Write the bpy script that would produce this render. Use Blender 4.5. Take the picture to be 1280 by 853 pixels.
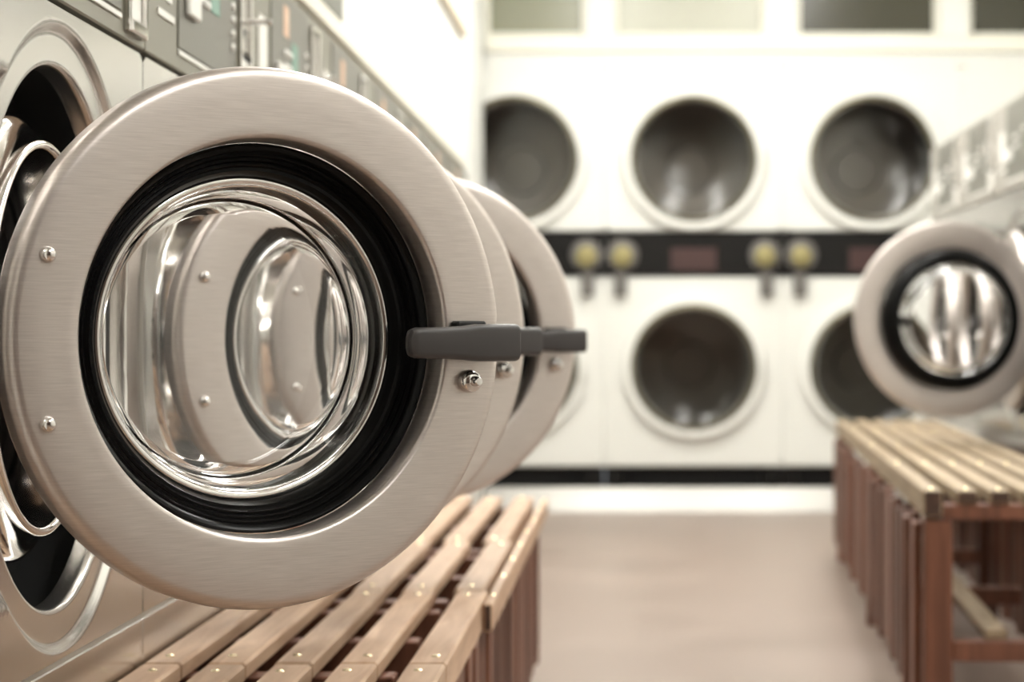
import bpy, math, random
from mathutils import Vector, Matrix

for o in list(bpy.data.objects):
    bpy.data.objects.remove(o, do_unlink=True)
S = bpy.context.scene
C = S.collection
PI = math.pi
random.seed(7)

# ------------------------------------------------------------------ camera
F_PX = 2700.0                     # focal length in pixels of the 1280 px wide frame
CAM_H = 0.79
cd = bpy.data.cameras.new('camera')
cam = bpy.data.objects.new('camera', cd)
C.objects.link(cam)
cam.location = (0, 0, CAM_H)
cam.rotation_euler = (PI / 2, 0, 0)
cd.sensor_width = 36.0
cd.lens = F_PX / 1280.0 * 36.0
cd.shift_x = -150.0 / 1280.0
cd.shift_y = -3.5 / 1280.0
cd.clip_start = 0.05
cd.dof.use_dof = True
cd.dof.focus_distance = 1.97
cd.dof.aperture_fstop = 5.6
S.camera = cam

# ------------------------------------------------------------------ world, exposure
w = bpy.data.worlds.new('world')
S.world = w
w.use_nodes = True
w.node_tree.nodes['Background'].inputs[0].default_value = (0.9, 0.95, 1.0, 1)
w.node_tree.nodes['Background'].inputs[1].default_value = 0.15
S.view_settings.view_transform = 'Standard'
S.view_settings.look = 'None'
S.view_settings.exposure = 0.72
S.view_settings.gamma = 1.0
S.view_settings.use_curve_mapping = False
LAMP = 15.0                       # radiance of the fluorescent diffusers

# ------------------------------------------------------------------ materials
def mat(name, col, rough=0.5, metal=0.0, **kw):
    m = bpy.data.materials.new(name)
    m.use_nodes = True
    b = m.node_tree.nodes['Principled BSDF']
    b.inputs['Base Color'].default_value = (*col, 1)
    b.inputs['Roughness'].default_value = rough
    b.inputs['Metallic'].default_value = metal
    for k, v in kw.items():
        b.inputs[k.replace('_', ' ')].default_value = v
    return m

def noise_chain(m, scale_vec, scale, detail=3.0):
    nt = m.node_tree
    tc = nt.nodes.new('ShaderNodeTexCoord')
    mp = nt.nodes.new('ShaderNodeMapping')
    mp.inputs['Scale'].default_value = scale_vec
    nz = nt.nodes.new('ShaderNodeTexNoise')
    nz.inputs['Scale'].default_value = scale
    nz.inputs['Detail'].default_value = detail
    nt.links.new(tc.outputs['Object'], mp.inputs['Vector'])
    nt.links.new(mp.outputs['Vector'], nz.inputs['Vector'])
    return nz

def vary(m, nz, c0, c1, lo=0.3, hi=0.7):
    nt = m.node_tree
    cr = nt.nodes.new('ShaderNodeValToRGB')
    cr.color_ramp.elements[0].position = lo
    cr.color_ramp.elements[1].position = hi
    cr.color_ramp.elements[0].color = (*c0, 1)
    cr.color_ramp.elements[1].color = (*c1, 1)
    nt.links.new(nz.outputs['Fac'], cr.inputs['Fac'])
    nt.links.new(cr.outputs['Color'], nt.nodes['Principled BSDF'].inputs['Base Color'])

def rough_vary(m, nz, lo, hi):
    nt = m.node_tree
    mr = nt.nodes.new('ShaderNodeMapRange')
    mr.inputs['To Min'].default_value = lo
    mr.inputs['To Max'].default_value = hi
    nt.links.new(nz.outputs['Fac'], mr.inputs['Value'])
    nt.links.new(mr.outputs['Result'], nt.nodes['Principled BSDF'].inputs['Roughness'])

def bump(m, nz, strength, dist):
    nt = m.node_tree
    bp = nt.nodes.new('ShaderNodeBump')
    bp.inputs['Strength'].default_value = strength
    bp.inputs['Distance'].default_value = dist
    nt.links.new(nz.outputs['Fac'], bp.inputs['Height'])
    nt.links.new(bp.outputs['Normal'], nt.nodes['Principled BSDF'].inputs['Normal'])

def brushed(name, c0, c1, sv, r0, r1, bs=0.12):
    m = mat(name, c0, 0.35, 1.0)
    nz = noise_chain(m, sv, 1.0, 4.0)
    vary(m, nz, c0, c1)
    rough_vary(m, nz, r0, r1)
    bump(m, nz, bs, 0.0006)
    return m

M = {}
M['door_steel'] = brushed('brushed_door_steel', (0.59, 0.535, 0.505), (0.69, 0.632, 0.598), (30, 30, 900), 0.34, 0.46)
M['panel_steel'] = brushed('brushed_panel_steel', (0.61, 0.59, 0.565), (0.67, 0.65, 0.625), (500, 500, 20), 0.17, 0.25, 0.04)
M['chrome'] = mat('polished_chrome', (0.82, 0.80, 0.78), 0.09, 1.0)
M['drum'] = mat('dull_drum_steel', (0.30, 0.28, 0.27), 0.3, 1.0)
M['rubber'] = mat('black_rubber', (0.003, 0.003, 0.003), 0.28)
M['rubber'].node_tree.nodes['Principled BSDF'].inputs['Specular IOR Level'].default_value = 0.14
M['black'] = mat('matt_black', (0.008, 0.008, 0.008), 0.7)
M['handle'] = mat('grey_plastic', (0.055, 0.050, 0.050), 0.42)
M['panel_grey'] = mat('olive_grey_panel', (0.25, 0.24, 0.195), 0.42, 0.2)
M['plate_grey'] = mat('dark_grey_fascia', (0.17, 0.165, 0.14), 0.38)
M['label_white'] = mat('white_print', (0.85, 0.84, 0.80), 0.45)
M['label_teal'] = mat('teal_sticker', (0.22, 0.38, 0.31), 0.5)
M['label_peach'] = mat('peach_sticker', (0.72, 0.50, 0.36), 0.5)
M['cream'] = mat('cream_enamel', (0.84, 0.82, 0.72), 0.4)
M['white'] = mat('white_enamel', (0.77, 0.77, 0.73), 0.3)
M['wall'] = mat('white_wall_paint', (0.82, 0.82, 0.785), 0.6)
bump(M['wall'], noise_chain(M['wall'], (1, 1, 1), 60), 0.05, 0.002)
M['ceiling'] = mat('ceiling_paint', (0.85, 0.84, 0.80), 0.8)
M['beige'] = mat('beige_trim_paint', (0.66, 0.58, 0.45), 0.5)
M['board'] = mat('dark_grey_board', (0.17, 0.17, 0.145), 0.5)
M['coin_black'] = mat('coin_band_black', (0.009, 0.008, 0.0075), 0.55, Specular_IOR_Level=0.15)
M['brass'] = mat('worn_brass', (0.30, 0.26, 0.12), 0.5, 0.6)
M['grey_metal'] = mat('grey_cast_metal', (0.16, 0.15, 0.14), 0.45, 0.6)
M['panel_light'] = mat('light_grey_panel', (0.42, 0.40, 0.36), 0.42, 0.2)
M['back'] = mat('brown_back_wall', (0.22, 0.16, 0.13), 0.5)
M['red_display'] = mat('dark_red_display', (0.045, 0.017, 0.015), 0.4)

M['bezel'] = mat('olive_metal_bezel', (0.13, 0.115, 0.075), 0.35, 0.6)
M['kick'] = mat('satin_aluminium', (0.36, 0.345, 0.32), 0.3, 0.5)
M['pane_pale'] = mat('pale_olive_pane', (0.27, 0.27, 0.19), 0.2)  # paler than the dark panes: reflected light painted into the colour
M['pane_white'] = mat('frosted_white_pane', (0.48, 0.48, 0.40), 0.25)  # reflected light on the glass painted as a whitish pane colour
M['pane_dark'] = mat('dark_olive_pane', (0.05, 0.047, 0.028), 0.2)

g = mat('clear_glass', (1, 1, 1), 0.0, 0.0)
g.node_tree.nodes['Principled BSDF'].inputs['Transmission Weight'].default_value = 1.0
g.node_tree.nodes['Principled BSDF'].inputs['IOR'].default_value = 1.48
M['glass'] = g

tg = bpy.data.materials.new('smoked_dryer_glass')
tg.use_nodes = True
nt_ = tg.node_tree
nt_.nodes.clear()
o1 = nt_.nodes.new('ShaderNodeOutputMaterial'); mx = nt_.nodes.new('ShaderNodeMixShader')
tr = nt_.nodes.new('ShaderNodeBsdfTransparent'); gl_ = nt_.nodes.new('ShaderNodeBsdfGlossy'); fr_ = nt_.nodes.new('ShaderNodeFresnel')
tr.inputs[0].default_value = (0.62, 0.60, 0.57, 1)
gl_.inputs['Roughness'].default_value = 0.12
fr_.inputs['IOR'].default_value = 1.5
nt_.links.new(fr_.outputs[0], mx.inputs[0]); nt_.links.new(tr.outputs[0], mx.inputs[1]); nt_.links.new(gl_.outputs[0], mx.inputs[2]); nt_.links.new(mx.outputs[0], o1.inputs[0])
M['dryer_glass'] = tg
M['dryer_drum'] = mat('dryer_drum_steel', (0.20, 0.19, 0.175), 0.30, 1.0)

def wood(name, c0, c1, rough, sv, v0=0.85, v1=1.12):
    m = mat(name, c0, rough)
    nt = m.node_tree
    oi = nt.nodes.new('ShaderNodeObjectInfo')
    tc = nt.nodes.new('ShaderNodeTexCoord')
    ad = nt.nodes.new('ShaderNodeVectorMath'); ad.operation = 'ADD'
    sc = nt.nodes.new('ShaderNodeVectorMath'); sc.operation = 'SCALE'
    cmb = nt.nodes.new('ShaderNodeCombineXYZ')
    for i in range(3):
        nt.links.new(oi.outputs['Random'], cmb.inputs[i])
    sc.inputs['Scale'].default_value = 37.0
    nt.links.new(cmb.outputs[0], sc.inputs[0])
    nt.links.new(tc.outputs['Object'], ad.inputs[0])
    nt.links.new(sc.outputs[0], ad.inputs[1])
    mp = nt.nodes.new('ShaderNodeMapping')
    mp.inputs['Scale'].default_value = sv
    nt.links.new(ad.outputs[0], mp.inputs['Vector'])
    nz = nt.nodes.new('ShaderNodeTexNoise')
    nz.inputs['Scale'].default_value = 1.0
    nz.inputs['Detail'].default_value = 6
    nz.inputs['Distortion'].default_value = 0.7
    nt.links.new(mp.outputs['Vector'], nz.inputs['Vector'])
    vary(m, nz, c0, c1, 0.32, 0.68)
    cr = [n for n in nt.nodes if n.type == 'VALTORGB'][0]
    hs = nt.nodes.new('ShaderNodeHueSaturation')
    mr = nt.nodes.new('ShaderNodeMapRange')
    mr.inputs['To Min'].default_value = v0
    mr.inputs['To Max'].default_value = v1
    nt.links.new(oi.outputs['Random'], mr.inputs['Value'])
    nt.links.new(mr.outputs['Result'], hs.inputs['Value'])
    nt.links.new(cr.outputs['Color'], hs.inputs['Color'])
    nt.links.new(hs.outputs['Color'], nt.nodes['Principled BSDF'].inputs['Base Color'])
    bump(m, nz, 0.25, 0.001)
    return m
M['wood_top'] = wood('worn_slat_wood', (0.42, 0.265, 0.17), (0.60, 0.42, 0.29), 0.5, (60, 5, 60))
M['wood_side'] = wood('red_brown_wood', (0.105, 0.040, 0.023), (0.20, 0.080, 0.045), 0.5, (50, 50, 4), 0.6, 1.35)
M['wood_tan'] = wood('tan_slat_wood', (0.24, 0.175, 0.11), (0.36, 0.275, 0.18), 0.6, (60, 5, 60))
M['wood_end'] = wood('dark_end_grain', (0.05, 0.026, 0.018), (0.09, 0.045, 0.03), 0.7, (60, 60, 60))
M['screw'] = mat('brass_screw', (0.85, 0.74, 0.50), 0.22, 1.0)

fl = mat('beige_floor', (0.27, 0.205, 0.17), 0.3)
nz = noise_chain(fl, (1, 1, 1), 2.2, 4)
vary(fl, nz, (0.25, 0.19, 0.155), (0.31, 0.242, 0.203))
rough_vary(fl, nz, 0.32, 0.46)
M['floor'] = fl

em = bpy.data.materials.new('fluorescent_diffuser')
em.use_nodes = True
em.node_tree.nodes.clear()
e_ = em.node_tree.nodes.new('ShaderNodeEmission')
o_ = em.node_tree.nodes.new('ShaderNodeOutputMaterial')
e_.inputs[0].default_value = (1.0, 0.985, 0.93, 1)
e_.inputs[1].default_value = LAMP
em.node_tree.links.new(e_.outputs[0], o_.inputs[0])
M['lamp'] = em

# ------------------------------------------------------------------ mesh helpers
class MB:
    """collects vertices and faces of one mesh"""
    def __init__(self):
        self.v, self.f, self.mi = [], [], []
    def add(self, vs, fs, mi=0):
        o = len(self.v)
        self.v += [tuple(p) for p in vs]
        self.f += [tuple(i + o for i in f) for f in fs]
        self.mi += [mi] * len(fs)
        return self
    def box(self, x0, x1, y0, y1, z0, z1, b=0.0, mi=0):
        if b <= 0:
            vs = [(x, y, z) for x in (x0, x1) for y in (y0, y1) for z in (z0, z1)]
            return self.add(vs, [(0, 1, 3, 2), (4, 6, 7, 5), (0, 4, 5, 1), (2, 3, 7, 6), (0, 2, 6, 4), (1, 5, 7, 3)], mi)
        # chamfered box: 24 vertices
        lo, hi = (x0, y0, z0), (x1, y1, z1)
        vs, idx = [], {}
        for sx in (0, 1):
            for sy in (0, 1):
                for sz in (0, 1):
                    s = (sx, sy, sz)
                    for ax in range(3):
                        p = []
                        for k in range(3):
                            e = hi[k] if s[k] else lo[k]
                            if k != ax:
                                e += -b if s[k] else b
                            p.append(e)
                        idx[(s, ax)] = len(vs)
                        vs.append(p)
        fs = []
        for ax in range(3):
            k1, k2 = (ax + 1) % 3, (ax + 2) % 3
            for sd in (0, 1):
                q = []
                for a, c in ((0, 0), (1, 0), (1, 1), (0, 1)):
                    s = [0, 0, 0]; s[ax] = sd; s[k1] = a; s[k2] = c
                    q.append(idx[(tuple(s), ax)])
                fs.append(tuple(q if sd else q[::-1]))
            for a in (0, 1):
                for c in (0, 1):
                    s0 = [0, 0, 0]; s1 = [0, 0, 0]
                    s0[k1] = s1[k1] = a; s0[k2] = s1[k2] = c; s1[ax] = 1
                    s0, s1 = tuple(s0), tuple(s1)
                    q = [idx[(s0, k1)], idx[(s1, k1)], idx[(s1, k2)], idx[(s0, k2)]]
                    fs.append(tuple(q if (a == c) else q[::-1]))
        for sx in (0, 1):
            for sy in (0, 1):
                for sz in (0, 1):
                    s = (sx, sy, sz)
                    q = [idx[(s, 0)], idx[(s, 1)], idx[(s, 2)]]
                    fs.append(tuple(q if (sx + sy + sz) % 2 else q[::-1]))
        return self.add(vs, fs, mi)
    def lathe(self, prof, n=96, axis='x', c=(0, 0, 0), closed=False, mi=0):
        """prof: (r, a) pairs, a measured along the axis"""
        vs, fs = [], []
        k = len(prof)
        for i in range(n):
            t = 2 * PI * i / n
            cs, sn = math.cos(t), math.sin(t)
            for r, a in prof:
                if axis == 'x':
                    p = (c[0] + a, c[1] + r * cs, c[2] + r * sn)
                elif axis == 'y':
                    p = (c[0] + r * sn, c[1] + a, c[2] + r * cs)
                else:
                    p = (c[0] + r * cs, c[1] + r * sn, c[2] + a)
                vs.append(p)
        for i in range(n):
            j = (i + 1) % n
            for q in range(k if closed else k - 1):
                q2 = (q + 1) % k
                fs.append((i * k + q, j * k + q, j * k + q2, i * k + q2))
        return self.add(vs, fs, mi)
    def obj(self, name, m, parent=None, smooth=None, loc=None, bevel=None):
        me = bpy.data.meshes.new(name)
        me.from_pydata(self.v, [], self.f)
        me.validate()
        ms = m if isinstance(m, (list, tuple)) else [m]
        for x in ms:
            me.materials.append(M[x])
        if len(ms) > 1:
            me.polygons.foreach_set('material_index', self.mi)
        import bmesh
        bm = bmesh.new(); bm.from_mesh(me)
        bmesh.ops.remove_doubles(bm, verts=bm.verts, dist=1e-6)
        bmesh.ops.recalc_face_normals(bm, faces=bm.faces)
        bm.to_mesh(me); bm.free()
        if smooth:
            me.shade_smooth()
            me.set_sharp_from_angle(angle=math.radians(smooth))
        o = bpy.data.objects.new(name, me)
        C.objects.link(o)
        if parent:
            o.parent = parent
        if loc:
            o.location = loc
        return o

def link_copy(o, parent, loc=None):
    c = o.copy()
    C.objects.link(c)
    c.parent = parent
    if loc is not None:
        c.location = loc
    return c

def copy_tree(o, parent=None):
    c = o.copy()
    C.objects.link(c)
    c.parent = parent
    for ch in list(o.children):
        copy_tree(ch, c)
    return c

def thing(name, label, cat, loc=(0, 0, 0), rz=0.0, group=None):
    o = bpy.data.objects.new(name, None)
    C.objects.link(o)
    o.location = loc
    o.rotation_euler = (0, 0, rz)
    o.empty_display_size = 0.05
    tag(o, label, cat, group)
    return o

def tag(o, label, cat, group=None):
    o['label'] = label
    o['category'] = cat
    if group:
        o['group'] = group
    return o

def struct(o, label=None, cat=None):
    o['kind'] = 'structure'
    if label:
        o['label'] = label
    if cat:
        o['category'] = cat
    return o

# ------------------------------------------------------------------ room shell
FX = -0.55           # front faces of the left washers
RX = 1.16            # front faces of the right washers
DY = 9.93            # front faces of the stacked dryers
CEIL = 2.9
WL = 0.667           # left washer pitch
Y0L = 2.095          # centre of the nearest left washer
NL = 8
YL_END = Y0L - WL / 2 + WL * NL

struct(MB().box(-1.6, 2.6, -3.2, 11.2, -0.12, 0).obj('floor', 'floor'), 'beige polished floor of the laundry aisle', 'floor')
struct(MB().box(-1.6, 2.6, -3.2, 11.2, CEIL, CEIL + 0.1).obj('ceiling', 'ceiling'), 'white ceiling of the laundry', 'ceiling')
wl = MB()
wl.box(-0.86, FX - 0.01, -3.0, YL_END, 1.387, CEIL)
wl.box(-0.86, FX - 0.01, -3.0, Y0L - WL / 2 - 0.006, 0, 1.402)
wl.box(-0.98, -0.68, YL_END, DY - 0.075, 0, CEIL)
struct(wl.obj('wall_left', 'wall'), 'white painted wall above and beyond the left washers', 'wall')
struct(MB().box(1.93, 2.1, -0.3, DY - 0.075, 0, CEIL).box(1.93, 2.1, -3.0, -0.3, 0, CEIL, 0, 1).obj('wall_right', ['wall', 'back']), 'white painted wall behind the right washers', 'wall')
struct(MB().box(-1.5, 2.5, -3.2, -3.0, 0, CEIL).obj('wall_back', 'back'), 'brown wall at the near end of the laundry', 'wall')
wf = MB()
Z_SILL, Z_LEDGE = 2.183, 2.105
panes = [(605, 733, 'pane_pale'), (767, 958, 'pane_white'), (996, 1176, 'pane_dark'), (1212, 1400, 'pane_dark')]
px = lambda x: (x - 790) / (F_PX / DY)
wf.box(-1.5, 2.5, DY + 0.03, DY + 0.2, Z_LEDGE - 0.06, Z_SILL)
wf.box(-1.5, 2.5, DY + 0.03, DY + 0.2, 2.72, CEIL)
edges = [-1.5] + [e for p in panes for e in (px(p[0]), px(p[1]))] + [2.5]
for i in range(0, len(edges), 2):
    wf.box(edges[i], edges[i + 1], DY + 0.03, DY + 0.2, Z_SILL, 2.72)
struct(wf.obj('wall_far', 'wall'), 'white wall with window openings above the dryers', 'wall')
names = ['pale olive transom window above the leftmost dryer', 'frosted white transom window above the middle dryer',
         'dark olive transom window above the dryer beside the open right door', 'dark olive transom window in the top right corner']
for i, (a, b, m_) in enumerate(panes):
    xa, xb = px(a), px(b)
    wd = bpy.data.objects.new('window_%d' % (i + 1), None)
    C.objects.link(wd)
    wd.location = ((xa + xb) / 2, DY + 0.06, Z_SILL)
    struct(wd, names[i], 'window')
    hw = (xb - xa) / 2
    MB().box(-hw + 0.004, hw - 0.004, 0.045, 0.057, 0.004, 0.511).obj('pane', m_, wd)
    fr = MB()
    for q in ((-hw, -hw + 0.025, 0, 0.515), (hw - 0.025, hw, 0, 0.515), (-hw + 0.025, hw - 0.025, 0, 0.022), (-hw + 0.025, hw - 0.025, 0.493, 0.515)):
        fr.box(q[0] + 0.001, q[1] - 0.001, 0.0, 0.04, q[2] + 0.001, q[3], 0.003)
    fr.obj('window_frame', 'cream', wd)
struct(MB().box(-0.68, 1.93, DY - 0.03, DY + 0.029, Z_LEDGE, Z_SILL - 0.005, 0.008).obj('trim_1', 'cream'), 'cream ledge running along above the dryers', 'ledge')
struct(MB().box(-0.68, 1.93, DY - 0.004, DY + 0.029, Z_LEDGE - 0.065, Z_LEDGE - 0.001, 0.003).obj('trim_2', 'white'), 'pale strip between dryer tops and cream ledge', 'trim')
struct(MB().box(FX - 0.009, FX + 0.008, 4.2, YL_END, 1.775, 1.825, 0.005).obj('trim_3', 'beige'), 'beige trim strip high on the wall above the farthest left washers', 'trim')
struct(MB().box(FX - 0.012, FX + 0.006, Y0L - WL / 2, YL_END, 1.348, 1.386, 0.004).obj('trim_4', 'cream'), 'cream strip capping the left row of washers', 'trim')
bd = MB().box(FX - 0.009, FX + 0.002, 1.2, 4.1, 1.388, 2.3, 0.003).obj('wall_board', 'board')
tag(bd, 'dark grey board on the wall above the nearest left washers', 'board')

# ceiling lamps (above the frame; they light the room)
lamp = thing('ceiling_light', 'long fluorescent ceiling light over the laundry aisle', 'lamp', (0, 0, CEIL), group='fluorescent ceiling lights')
MB().box(-0.17, 0.17, -0.64, 0.64, -0.05, -0.001, 0.006).obj('housing', 'white', lamp)
MB().box(-0.15, 0.15, -0.61, 0.61, -0.075, -0.051, 0.006).obj('diffuser', 'lamp', lamp)
spots = [(1.1, 0.5), (1.1, 2.5)] + [(x, y) for y in (4.6, 6.5, 8.2) for x in (-0.15, 0.85)]
lamp_labels = ['fluorescent ceiling light closest behind the camera position', 'fluorescent ceiling light over the nearest open washer door'] + \
    ['fluorescent ceiling light %s of the aisle, %s' % (sd, wh) for wh in ('above the right bench', 'above the open door', 'by the dryers') for sd in ('on the left side', 'on the right side')]
for i, (x, y) in enumerate(spots):
    o = lamp if i == 0 else copy_tree(lamp)
    o.location = (x, y, CEIL)
    o['label'] = lamp_labels[i]

# ------------------------------------------------------------------ washing machines
def sstep(a, b, x):
    t = max(0.0, min(1.0, (x - a) / (b - a)))
    return t * t * (3 - 2 * t)

def arc(cr, ca, rad, t0, t1, n):
    return [(cr + rad * math.cos(math.radians(t0 + (t1 - t0) * i / n)), ca + rad * math.sin(math.radians(t0 + (t1 - t0) * i / n))) for i in range(n + 1)]

def build_door(root, R, hx, hy, zc, hs=0.0):
    """ring mesh is the door; local x = outward normal, local y runs from the hinge across the door"""
    k = R / 0.248
    c = (0, R, 0)
    # stainless ring, closed section: (radius, outward)
    pr = []
    pr += arc(R - 0.012, -0.012, 0.012, 90, 0, 7)              # front outer round
    pr += [(R, -0.026)] + arc(R - 0.004, -0.028, 0.004, 0, -90, 4)
    pr += [(R - 0.03, -0.032), (0.188 * k, -0.032)]
    pr += [(0.1815 * k, -0.030), (0.1798 * k, -0.024), (0.1825 * k, -0.010)] + arc(0.1875 * k, -0.005, 0.005, 180, 100, 6)
    pr += [(0.194 * k, -0.0002), (0.213 * k, 0.0008)]
    door = MB().lathe(pr, 160, 'x', c, True).obj('door', 'door_steel', root, 32)
    door.location = (hx, hy, zc)
    # rubber gasket with ribs
    gp = [(0.1793 * k, -0.022), (0.1765 * k, -0.020), (0.173 * k, -0.0225), (0.171 * k, -0.027), (0.1685 * k, -0.0262),
          (0.1665 * k, -0.030), (0.164 * k, -0.0292), (0.1625 * k, -0.033), (0.1600 * k, -0.0322), (0.158 * k, -0.036),
          (0.155 * k, -0.036), (0.1515 * k, -0.042), (0.150 * k, -0.047), (0.150 * k, -0.058),
          (0.1450 * k, -0.067), (0.1445 * k, -0.073), (0.155 * k, -0.076), (0.172 * k, -0.068), (0.1793 * k, -0.050)]
    MB().lathe(gp, 128, 'x', c, True).obj('gasket', 'rubber', door, 50).location.x = -0.004
    # clear glass bowl: outer and inner skins, bulging into the machine
    out = [(0.1492 * k, -0.049), (0.1488 * k, -0.056), (0.1450 * k, -0.062), (0.1408 * k, -0.070), (0.1365 * k, -0.084)]
    inn = [(0.141 * k, -0.048), (0.1396 * k, -0.056), (0.1370 * k, -0.066), (0.1315 * k, -0.082)]
    out += arc(0.1155 * k, -0.090, 0.020, 12, -75, 6)
    inn += arc(0.1135 * k, -0.0875, 0.0155, 12, -75, 6)
    out += [(0.10 * k, -0.1135), (0.07 * k, -0.1175), (0.035 * k, -0.1195), (0.0, -0.120)]
    inn += [(0.10 * k, -0.1065), (0.07 * k, -0.1105), (0.035 * k, -0.1125), (0.0, -0.113)]
    prof = out + inn[::-1]
    MB().lathe(prof + [(0.145 * k, -0.0455)], 128, 'x', c, True).obj('glass_bowl', 'glass', door, 60).location.x = -0.005
    MB().lathe([(0.1505 * k, -0.0455), (0.1485 * k, -0.0435), (0.1455 * k, -0.0435), (0.1435 * k, -0.0452), (0.1455 * k, -0.0490), (0.1493 * k, -0.0490)],
               128, 'x', c, True).obj('glass_rim', 'chrome', door, 60).location.x = -0.005
    # hinge rivets and latch pin
    rv = MB().lathe([(0, 0.0075), (0.003, 0.0072), (0.0055, 0.0055), (0.0068, 0.003), (0.0072, 0.0)], 20, 'x').obj('rivet', 'chrome', door, 60)
    rv.location = (0.0005, 0.037 * k, 0.0715 * k)
    link_copy(rv, door, (0.0005, 0.037 * k, -0.0735 * k))
    pin = MB().lathe([(0, 0.022), (0.0035, 0.0215), (0.005, 0.0195), (0.005, 0.012), (0.008, 0.0115), (0.0105, 0.009), (0.0112, 0.005), (0.0112, 0.0)], 28, 'x').obj('latch_pin', 'chrome', door, 40)
    pin.location = (0.0005, 0.456 * k, -0.0415 * k)
    # pull handle: tapered rounded paddle on a foot
    hd = MB()
    def sect(y, hw, x0, x1, zm):
        rr = 0.006
        pts = []
        for (cx_, cz_, a0) in ((x1 - rr, hw - rr, 0), (x0 + rr, hw - rr, 90), (x0 + rr, -hw + rr, 180), (x1 - rr, -hw + rr, 270)):
            for i in range(5):
                t = math.radians(a0 + i * 22.5)
                pts.append((cx_ + rr * math.cos(t), y, zm + cz_ + rr * math.sin(t)))
        return pts
    secs = [(0.390, 0.0085, 0.015, 0.030, -0.0045), (0.3925, 0.0125, 0.0125, 0.032, -0.0045), (0.398, 0.0145, 0.012, 0.033, -0.0045), (0.43, 0.0152, 0.012, 0.035, -0.0045), (0.450, 0.0162, 0.012, 0.036, -0.0045),
            (0.463, 0.0178, 0.012, 0.037, -0.0043), (0.504, 0.0180, 0.012, 0.038, -0.0043), (0.5068, 0.0172, 0.0125, 0.0375, -0.0043), (0.508, 0.0150, 0.014, 0.036, -0.0043)]
    rows = [sect((y - 0.0115 - hs) * k, hw * k, x0, x1 - 0.004, zm) for y, hw, x0, x1, zm in secs]
    n = len(rows[0])
    fs = []
    for i in range(len(rows) - 1):
        for j in range(n):
            fs.append((i * n + j, i * n + (j + 1) % n, (i + 1) * n + (j + 1) % n, (i + 1) * n + j))
    fs.append(tuple(range(n)))
    fs.append(tuple((len(rows) - 1) * n + j for j in range(n)))
    hd.add([p for r_ in rows for p in r_], fs)
    hn = hd.obj('handle', 'handle', door, 35)
    MB().box(-0.001, 0.0135, (0.437 - hs) * k, (0.470 - hs) * k, -0.012, 0.0165, 0.002).obj('handle_foot', 'black', door)
    return door

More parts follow.
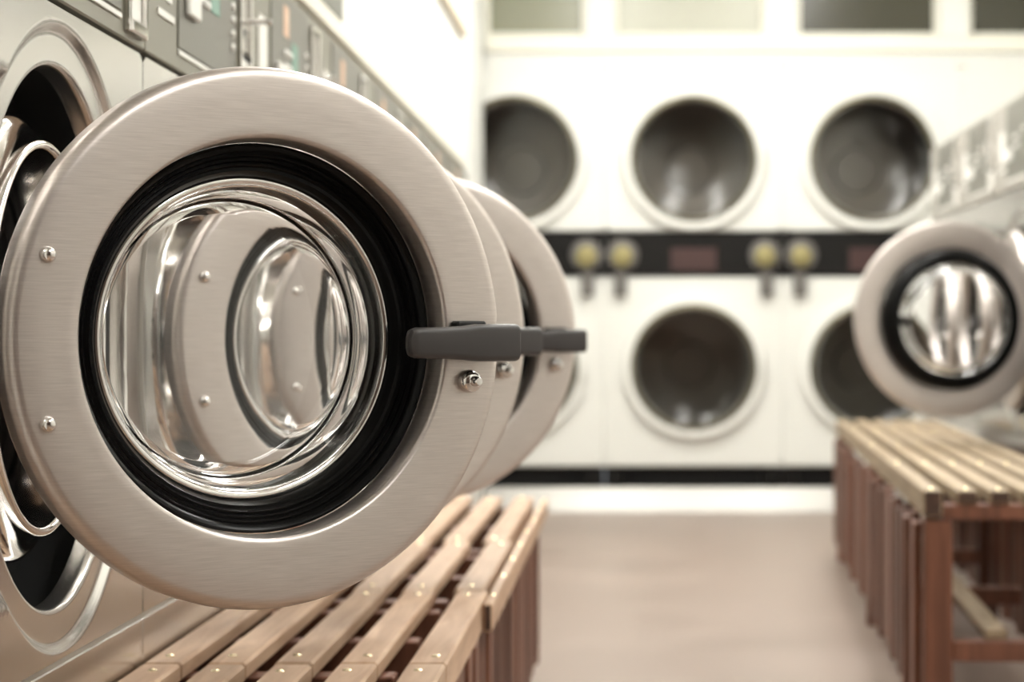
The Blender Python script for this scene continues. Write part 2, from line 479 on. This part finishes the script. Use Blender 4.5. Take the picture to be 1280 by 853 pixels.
def build_washer(label, W, zc, R, z_seam, zp0, zp1, group, hs=0.0, pm='panel_grey'):
    t = thing('washing_machine', label, 'washing machine', group=group)
    k = R / 0.248
    Rp, Re, band = 0.264 * k, 0.294 * k, 0.225 * k
    hw = W / 2 - 0.0015
    D = 0.72
    # cabinet: open-fronted shell
    cb = MB()
    cb.box(-D, -0.012, -hw, -hw + 0.012, 0.08, zp1)
    cb.box(-D, -0.012, hw - 0.012, hw, 0.08, zp1)
    cb.box(-D, -0.012, -hw + 0.012, hw - 0.012, zp1 - 0.012, zp1)
    cb.box(-D, -0.012, -hw + 0.012, hw - 0.012, 0.08, 0.092)
    cb.box(-D, -D + 0.012, -hw + 0.012, hw - 0.012, 0.092, zp1 - 0.012)
    cb.obj('cabinet', 'panel_steel', t)
    MB().box(-D + 0.02, -0.05, -hw + 0.01, hw - 0.01, 0, 0.079).obj('plinth', 'black', t)
    # front panel with pressed recess round the porthole
    z0, z1 = z_seam + 0.003, zp0 - 0.005
    NA, N1, N2 = 192, 16, 30
    vs, fs = [], []
    def depth(u, z):
        sd = max(-9, min(math.hypot(u, z) - Re, abs(z) - band))
        return -0.007 * (1 - sstep(-0.001, 0.011, sd))
    for i in range(NA):
        a = 2 * PI * i / NA
        cu, su = math.cos(a), math.sin(a)
        rb = 9
        if abs(cu) > 1e-6:
            rb = min(rb, hw / abs(cu))
        if su > 1e-6:
            rb = min(rb, (z1 - zc) / su)
        elif su < -1e-6:
            rb = min(rb, (zc - z0) / -su)
        e1 = Rp + min(0.055, 0.85 * (rb - Rp))
        rs = [(Rp - 0.003, -0.030), (Rp - 0.003, -0.016), (Rp - 0.0022, -0.011), (Rp - 0.0008, -0.0085)]
        rs += [(Rp + 0.0012 + (e1 - Rp - 0.0012) * j / N1, None) for j in range(N1 + 1)]
        rs += [(e1 + (rb - e1) * j / N2, None) for j in range(1, N2 + 1)]
        for r, d in rs:
            u, z = r * cu, r * su
            vs.append((depth(u, z) if d is None else d, u, zc + z))
        vs.append((-0.011, rb * cu, zc + rb * su))
    kk = len(rs) + 1
    for i in range(NA):
        j = (i + 1) % NA
        for q in range(kk - 1):
            fs.append((i * kk + q, j * kk + q, j * kk + q + 1, i * kk + q + 1))
    MB().add(vs, fs).obj('front_panel', 'panel_steel', t, 40)
    # lower service panel and seam strips
    MB().box(-0.011, 0.0, -hw, hw, 0.09, z_seam - 0.003, 0.0015).obj('service_panel', 'panel_steel', t)
    MB().box(-0.0115, -0.0015, -hw, hw, z_seam - 0.0029, z_seam + 0.0029).obj('seam_strip', 'panel_light', t)
    MB().box(-0.0118, -0.003, hw + 0.0002, hw + 0.0026, 0.09, zp0 - 0.006).obj('seam_strip', 'panel_light', t)
    # tub: black front plate, chrome collar, drum
    tub = MB()
    tub.lathe([(Rp - 0.001, -0.030), (Rp + 0.03, -0.034), (Rp + 0.03, -0.095), (0.205 * k, -0.095), (0.205 * k, -0.40), (0, -0.40)], 64, 'x', (0, 0, zc))
    tub.obj('tub', 'black', t, 40)
    col = [(0.2195 * k, -0.094), (0.2195 * k, -0.056)] + arc(0.2085 * k, -0.054, 0.011, 0, 80, 6)
    col += [(0.198 * k, -0.038), (0.193 * k, -0.026)] + arc(0.1875 * k, -0.021, 0.005, 20, 180, 6) + [(0.1815 * k, -0.06), (0.178 * k, -0.075), (0.178 * k, -0.12)]
    MB().lathe(col, 128, 'x', (0, 0, zc)).obj('collar', 'chrome', t, 50)
    dr = MB()
    dr.lathe([(0.1775 * k, -0.13), (0.1775 * k, -0.15), (0.203 * k, -0.16), (0.203 * k, -0.39), (0.05, -0.385), (0, -0.36)], 96, 'x', (0, 0, zc))
    dr.obj('drum', 'drum', t, 40)
    # hinge knuckle
    hx, hy = 0.022, -(Rp + 0.011)
    hg = MB()
    hg.lathe([(0, -0.105), (0.009, -0.105), (0.009, 0.105), (0, 0.105)], 20, 'z', (hx - 0.043, hy + 0.026, zc))
    hg.box(-0.05, -0.028, hy + 0.005, hy + 0.024, zc - 0.095, zc - 0.05, 0.002)
    hg.box(-0.05, -0.028, hy + 0.005, hy + 0.024, zc + 0.05, zc + 0.095, 0.002)
    hg.obj('hinge', 'grey_metal', t, 40)
    # control panel
    H = zp1 - zp0
    cp = MB().box(-0.010, 0.012, -hw, hw, zp0, zp1 - 0.002, 0.002).obj('control_panel', pm, t)
    cp.location.x = -0.0095
    def U(u):
        return -W / 2 + u * W / 0.667
    def Z(z):
        return zp0 + (z - 1.113) * H / 0.226
    def plate(name, m_, u0, u1, za, zb, d0, d1, b=0.0008):
        return MB().box(d0, d1, U(u0), U(u1), Z(za), Z(zb), b).obj(name, m_, cp)
    plate('fascia', 'plate_grey', 0.172, 0.548, 1.140, 1.326, 0.0122, 0.0140)
    plate('trim_strip', 'label_white', 0.172, 0.548, 1.1315, 1.1375, 0.0122, 0.0145)
    plate('name_strip', 'label_white', 0.062, 0.150, 1.163, 1.172, 0.0122, 0.0140)
    plate('price_card', 'label_white', 0.070, 0.140, 1.185, 1.265, 0.0122, 0.0132)
    plate('button', 'label_white', 0.205, 0.272, 1.183, 1.212, 0.0142, 0.022, 0.0025)
    if hs == 0:
        plate('sticker', 'label_teal', 0.37, 0.425, 1.212, 1.262, 0.0142, 0.0148)
    if hs == 0:
        plate('sticker', 'label_peach', 0.285, 0.335, 1.262, 1.310, 0.0142, 0.0148)
    b0 = MB().lathe([(0, 0.004), (0.004, 0.0036), (0.0055, 0.002), (0.0058, 0)], 16, 'x').obj('round_button', 'label_white', cp, 50)
    b0.location = (0.0142, U(0.518), Z(1.185))
    for i in range(1, 5):
        link_copy(b0, cp, (0.0142, U(0.518), Z(1.185 + 0.0185 * i)))
    for i in range(3):
        for j in range(2):
            link_copy(b0, cp, (0.0142, U(0.30 + 0.025 * i), Z(1.215 + 0.022 * j)))
    # coin unit: chrome frame, cream plate, slot, card and slide rod
    ci = MB()
    ua, ub, za, zb = 0.566, 0.652, 1.122, 1.318
    ci.box(0.0122, 0.019, U(ua), U(ua + 0.008), Z(za), Z(zb), 0.001)
    ci.box(0.0122, 0.019, U(ub - 0.008), U(ub), Z(za), Z(zb), 0.001)
    ci.box(0.0122, 0.019, U(ua + 0.008), U(ub - 0.008), Z(zb - 0.008), Z(zb), 0.001)
    ci.box(0.0122, 0.021, U(ua + 0.008), U(ub - 0.008), Z(za), Z(za + 0.014), 0.002)
    ci.obj('coin_frame', 'chrome', cp)
    plate('coin_plate', 'panel_light', 0.576, 0.642, 1.192, 1.306, 0.0122, 0.0142)
    plate('coin_slot', 'black', 0.576, 0.642, 1.182, 1.1905, 0.0122, 0.0135)
    plate('price_card', 'label_white', 0.578, 0.640, 1.139, 1.181, 0.0122, 0.0140)
    rod = MB().lathe([(0, 0.040), (0.0045, 0.039), (0.0055, 0.034), (0.0042, 0.030), (0.0042, 0)], 16, 'x').obj('coin_rod', 'chrome', cp, 50)
    rod.location = (0.0140, U(0.61), Z(1.233))
    # printed down-pointing arrow on the coin plate
    ar = MB()
    y_, z_ = U(0.610), Z(1.207)
    ar.add([(0.0144, y_ - 0.016, z_ + 0.016), (0.0144, y_ + 0.016, z_ + 0.016), (0.0144, y_, z_)], [(0, 1, 2)])
    ar.obj('arrow_mark', 'black', cp)
    build_door(t, R, hx, hy, zc, hs)
    return t

ordl = ['nearest left washer with its big steel door swung open in front of the lens',
        'second left washer with open door seen just behind the nearest door',
        'third left washer with open door whose rim shows farthest right',
        'fourth left washer from the camera with its door shut, past the open doors',
        'fifth left washer from the camera with its door shut',
        'sixth left washer from the camera with its door shut',
        'seventh left washer from the camera, last but one of its row',
        'last and farthest washer of the left row beside the white wall']
wash = build_washer(ordl[0], WL, 0.79, 0.248, 0.478, 1.113, 1.343, 'steel washers in the left row')
open_l = [54.0, 52.5, 63.5, 0, 0, 0, 0, 0]
for i in range(NL):
    o = wash if i == 0 else copy_tree(wash)
    o.location = (FX, Y0L + WL * i, 0)
    o['label'] = ordl[i]
    d = [c_ for c_ in o.children if c_.name.split('.')[0] == 'door'][0]
    d.rotation_euler = (0, 0, -math.radians(open_l[i]))

WR = 0.75
ordr = ['right washer with open glass door standing over the wooden bench',
        'large right washer with shut door just past the open door',
        'second right washer from the far end of its row, door shut',
        'farthest washer of the right row in front of the dryers']
washr = build_washer(ordr[0], WR, 0.842, 0.27, 0.50, 1.245, 1.522, 'tall washers in the right row', 0.03, 'panel_light')
for i in range(4):
    o = washr if i == 0 else copy_tree(washr)
    o.location = (RX, 5.74 + WR * i, 0)
    o.rotation_euler = (0, 0, PI)
    o['label'] = ordr[i]
    d = [c_ for c_ in o.children if c_.name.split('.')[0] == 'door'][0]
    d.rotation_euler = (0, 0, -math.radians(80.0 if i == 0 else 0.0))

# ------------------------------------------------------------------ stacked dryers
def build_dryer(label):
    t = thing('stack_dryer', label, 'dryer', group='white stacked dryers along the far wall')
    hw = 0.4095
    cb = MB()
    cb.box(-hw, -hw + 0.01, 0.012, 0.9, 0.20, 2.05)
    cb.box(hw - 0.01, hw, 0.012, 0.9, 0.20, 2.05)
    cb.box(-hw + 0.01, hw - 0.01, 0.012, 0.9, 2.04, 2.05)
    cb.box(-hw + 0.01, hw - 0.01, 0.012, 0.9, 0.20, 0.21)
    cb.box(-hw + 0.01, hw - 0.01, 0.89, 0.9, 0.21, 2.04)
    cb.obj('cabinet', 'white', t)
    MB().box(-hw + 0.02, hw - 0.02, 0.10, 0.85, 0.0, 0.198).obj('base', 'black', t)
    ft = MB().box(-0.045, 0.045, -0.02, 0.06, 0.0, 0.197, 0.004).obj('foot', 'coin_black', t)
    ft.location = (-0.36, 0.035, 0)
    link_copy(ft, t, (0.36, 0.035, 0))
    def panel(name, za, zb):
        # plate with a round opening for the door
        cz = 1.612 if za > 1.1 else 0.656
        vs, fs, N = [], [], 96
        for i in range(N):
            a_ = 2 * PI * i / N
            ca, sa = math.cos(a_), math.sin(a_)
            rb = min(hw / max(abs(ca), 1e-6), ((zb - cz) if sa > 0 else (cz - za)) / max(abs(sa), 1e-6))
            for r_, y_ in ((0.279, 0.03), (0.279, -0.002), (rb - 0.003, -0.002), (rb, 0.001), (rb, 0.011)):
                vs.append((r_ * ca, y_, cz + r_ * sa))
        for i in range(N):
            j = (i + 1) % N
            for q in range(4):
                fs.append((i * 5 + q, j * 5 + q, j * 5 + q + 1, i * 5 + q + 1))
        return MB().add(vs, fs).obj(name, 'white', t, 30)
    panel('upper_panel', 1.285, 2.044)
    panel('lower_panel', 0.205, 1.070)
    for zc, nm in ((1.612, 'upper_door'), (0.656, 'lower_door')):
        pr = [(0.325, -0.003), (0.328, -0.030)] + arc(0.318, -0.034, 0.010, 0, -90, 5) + [(0.292, -0.047), (0.284, -0.043), (0.280, -0.020), (0.280, -0.003)]
        d = MB().lathe(pr, 96, 'y', (0, 0, 0), True).obj(nm, 'white', t, 40)
        d.location = (0, 0, zc)
        MB().lathe([(0.291, -0.0465), (0.279, -0.050), (0.270, -0.042), (0.268, -0.028), (0.2795, -0.022)], 96, 'y', (0, 0, 0), True).obj('bezel', 'bezel', d, 40)
        gl = [(0.268 * math.cos(a_ * PI / 20), -0.030 + 0.035 * math.sin(a_ * PI / 20)) for a_ in range(0, 11)]
        MB().lathe([(0.279, 0.031), (0.279, 0.06), (0.37, 0.07), (0.37, 0.62), (0.33, 0.66), (0.12, 0.67), (0.11, 0.64), (0, 0.64)], 64, 'y', (0, 0, 0)).obj('drum', 'dryer_drum', d, 40)
        MB().lathe(gl, 96, 'y', (0, 0, 0)).obj('door_glass', 'dryer_glass', d, 60)
        MB().box(0.295, 0.318, -0.068, -0.046, -0.05, 0.05, 0.004).obj('door_pull', 'white', d)
    cbd = MB().box(-hw + 0.001, hw - 0.001, -0.012, 0.011, 1.077, 1.281, 0.003).obj('coin_panel', 'coin_black', t)
    for s in (-1, 1):
        cd_ = MB().lathe([(0.074, -0.0125), (0.074, -0.024), (0.070, -0.028), (0.05, -0.029), (0, -0.029)], 40, 'y').obj('coin_dial', 'grey_metal', cbd, 40)
        cd_.location = (s * 0.327, 0, 1.172)
        kb = MB().lathe([(0.048, -0.0295), (0.048, -0.045), (0.043, -0.052), (0.03, -0.056), (0, -0.057)], 40, 'y').obj('brass_dial', 'brass', cbd, 40)
        kb.location = (s * 0.327, 0, 1.163)
        MB().box(s * 0.335 - 0.030, s * 0.335 + 0.030, -0.05, -0.013, 0.985, 1.092, 0.006).obj('coin_chute', 'grey_metal', cbd)
    MB().box(-0.105, 0.105, -0.016, -0.0122, 1.10, 1.205, 0.001).obj('display', 'red_display', cbd)
    return t
dl = ['white stacked dryer half hidden by the left wall corner', 'white stacked dryer fully visible in the middle of the far wall',
      'white stacked dryer partly behind the open right washer door', 'white stacked dryer mostly hidden behind the right washers']
dry = build_dryer(dl[0])
for i in range(4):
    o = dry if i == 0 else copy_tree(dry)
    o.location = (-0.537 + 0.82 * i, DY, 0)
    o['label'] = dl[i]
kp = MB().add([(x, y, z) for x in (-0.675, 1.92) for y, z in ((DY - 0.10, 0.0005), (DY - 0.095, 0.012), (DY - 0.05, 0.105), (DY - 0.03, 0.108), (DY - 0.03, 0.0005))],
              [(0, 1, 6, 5), (1, 2, 7, 6), (2, 3, 8, 7), (3, 4, 9, 8), (4, 0, 5, 9), (0, 1, 2, 3, 4), (5, 6, 7, 8, 9)]).obj('kick_plate', 'kick')
tag(kp, 'shiny steel kick plate on the floor under the dryers', 'kick plate')

# ------------------------------------------------------------------ slatted benches
def screw_mesh(parent, loc, r=0.0055):
    s = MB().lathe([(0, 0.0022), (r * 0.6, 0.0018), (r, 0.0)], 14, 'z').obj('screw', 'screw', parent, 60)
    s.location = loc
    return s

def slat_obj(root, w_, th, ln, loc, m_, name='slat'):
    mb = MB()
    mb.box(-w_ / 2, w_ / 2, 0, ln, -th, 0, 0.003)
    o = mb.obj(name, [m_, 'wood_end'], root)
    for p in o.data.polygons:
        if abs(p.normal.y) > 0.9:
            p.material_index = 1
    o.location = loc
    return o

def left_bench(label, y0, segs, apron):
    t = thing('slatted_bench', label, 'bench', (0, y0, 0), group='slatted benches by the left washers')
    ztop, th, w_ = 0.428, 0.021, 0.0435
    rights = [-0.502, -0.4306, -0.356, -0.2835, -0.207]
    first = {}
    scr = None
    for k_, (a, b) in enumerate(segs):
        ln = b - a
        for i_, xr in enumerate(rights):
            loc = (xr - w_ / 2 - (0, 0.006, 0.017)[k_] * i_ / 4, a - y0, ztop + random.uniform(-0.0012, 0.0012))
            key = (ln, i_ == 4)
            if key in first:
                s = link_copy(first[key], t, loc)
            else:
                s = first[key] = slat_obj(t, w_, 0.045 if i_ == 4 else th, ln, loc, 'wood_top')
            for yy in (0.05, ln - 0.05):
                q = (random.uniform(-0.006, 0.006), yy, 0.0003)
                if scr is None:
                    scr = screw_mesh(s, q)
                else:
                    link_copy(scr, s, q)
    y1 = segs[-1][1] - y0
    # cross rails
    ys = []
    for (a, b) in segs:
        ys += [a - y0 + 0.06, (a + b) / 2 - y0, b - y0 - 0.06]
    r0 = None
    for yy in ys:
        if r0 is None:
            r0 = MB().box(-0.548, -0.256 - 0.014, -0.022, 0.022, ztop - th - 0.045, ztop - th - 0.0015, 0.002).obj('cross_rail', 'wood_side', t)
            r0.location = (0, yy, 0)
        else:
            link_copy(r0, t, (0, yy, 0))
    # legs
    lg = None
    for yy in (0.06, y1 / 2, y1 - 0.06):
        for x in (-0.52, -0.295):
            if lg is None:
                lg = MB().box(-0.024, 0.024, -0.024, 0.024, 0, ztop - th - 0.0465, 0.002).obj('leg', 'wood_side', t)
                lg.location = (x, yy, 0)
            else:
                link_copy(lg, t, (x, yy, 0))
    # upright side slats facing the aisle
    ss = None
    yy = 0.02
    while yy < y1 - 0.06:
        loc = (-0.219 + random.uniform(-0.004, 0.004), yy, random.uniform(-0.008, 0.0))
        if ss is None:
            ss = MB().box(-0.009, 0.009, 0, 0.062, 0.07, ztop - 0.048, 0.002).obj('side_slat', 'wood_side', t)
            ss.location = loc
        else:
            link_copy(ss, t, loc)
        yy += 0.088
    if apron:
        ap = slat_obj(t, 0.014, 0.040, y1 - apron, (-0.1985, apron, ztop - 0.003), 'wood_top', 'apron')
        yy = 0.10
        while yy < y1 - apron:
            link_copy(scr, ap, (0, yy, 0.0003))
            yy += 0.25
    return t

left_bench('slatted wooden bench end closest to the camera at the bottom edge', 1.42, [(1.42, 2.4035)], 0)
left_bench('long slatted wooden bench under the open left washer doors', 2.410, [(2.410, 3.100), (3.104, 3.850), (3.854, 4.93)], 0.56)

def right_bench():
    near, far = Vector((0.558, 4.12)), Vector((0.728, 7.68))
    ang = math.atan2(far.x - near.x, far.y - near.y)
    L = (far - near).length
    t = thing('slatted_bench', 'reddish slatted wooden bench on the right below the open washer door', 'bench', (near.x, near.y, 0), -ang)
    zt = 0.50
    W_, pit, n = 0.040, 0.062, 6
    s0 = None; scr = None
    for i in range(n):
        loc = (0.02 + pit * i, 0, zt)
        if i == 0:
            s = slat_obj(t, 0.036, 0.052, L, (0.016, 0, zt), 'wood_tan')
        elif s0 is None:
            s = s0 = slat_obj(t, W_, 0.026, L, loc, 'wood_tan')
        else:
            s = link_copy(s0, t, loc)
        for yy in (0.03, 0.9, 1.8, 2.7, L - 0.03):
            if scr is None:
                scr = screw_mesh(s, (0, yy, 0.0003), 0.007)
            else:
                link_copy(scr, s, (0, yy, 0.0003))
    wd = pit * (n - 1) + 0.04
    r0 = None
    for yy in (0.004, 0.9, 1.8, 2.7, L - 0.05):
        if r0 is None:
            r0 = MB().box(0.036, wd, 0, 0.04, zt - 0.056, zt - 0.0275, 0.002).obj('cross_rail', 'wood_side', t)
            r0.location = (0, yy, 0)
            r1 = MB().box(0.055, wd - 0.045, 0, 0.035, 0.172, 0.212, 0.003).obj('lower_rail', 'wood_side', t)
            r1.location = (0, yy, 0)
        else:
            link_copy(r0, t, (0, yy, 0))
            link_copy(r1, t, (0, yy, 0))
    lg = None
    for yy in (0.006, 1.8, L - 0.06):
        for x in (0.0, wd - 0.045):
            loc = (x, yy, 0)
            if lg is None:
                lg = MB().box(0, 0.054, 0, 0.05, 0, zt - 0.0575, 0.003).obj('leg', 'wood_side', t)
                lg.location = loc
            else:
                link_copy(lg, t, loc)
    MB().box(0.115, 0.16, 0.02, L - 0.05, 0.2135, 0.232, 0.002).obj('stretcher', 'wood_tan', t)
    ss = None
    yy = 0.075
    while yy < L - 0.08:
        for x in (-0.004, wd - 0.014):
            loc = (x + random.uniform(-0.006, 0.006), yy, random.uniform(-0.010, 0.010))
            if ss is None:
                ss = MB().box(-0.008, 0.008, 0, 0.075, 0.078, zt - 0.066, 0.002).obj('side_slat', 'wood_side', t)
                ss.location = loc
            else:
                link_copy(ss, t, loc)
        yy += 0.102
    return t
right_bench()
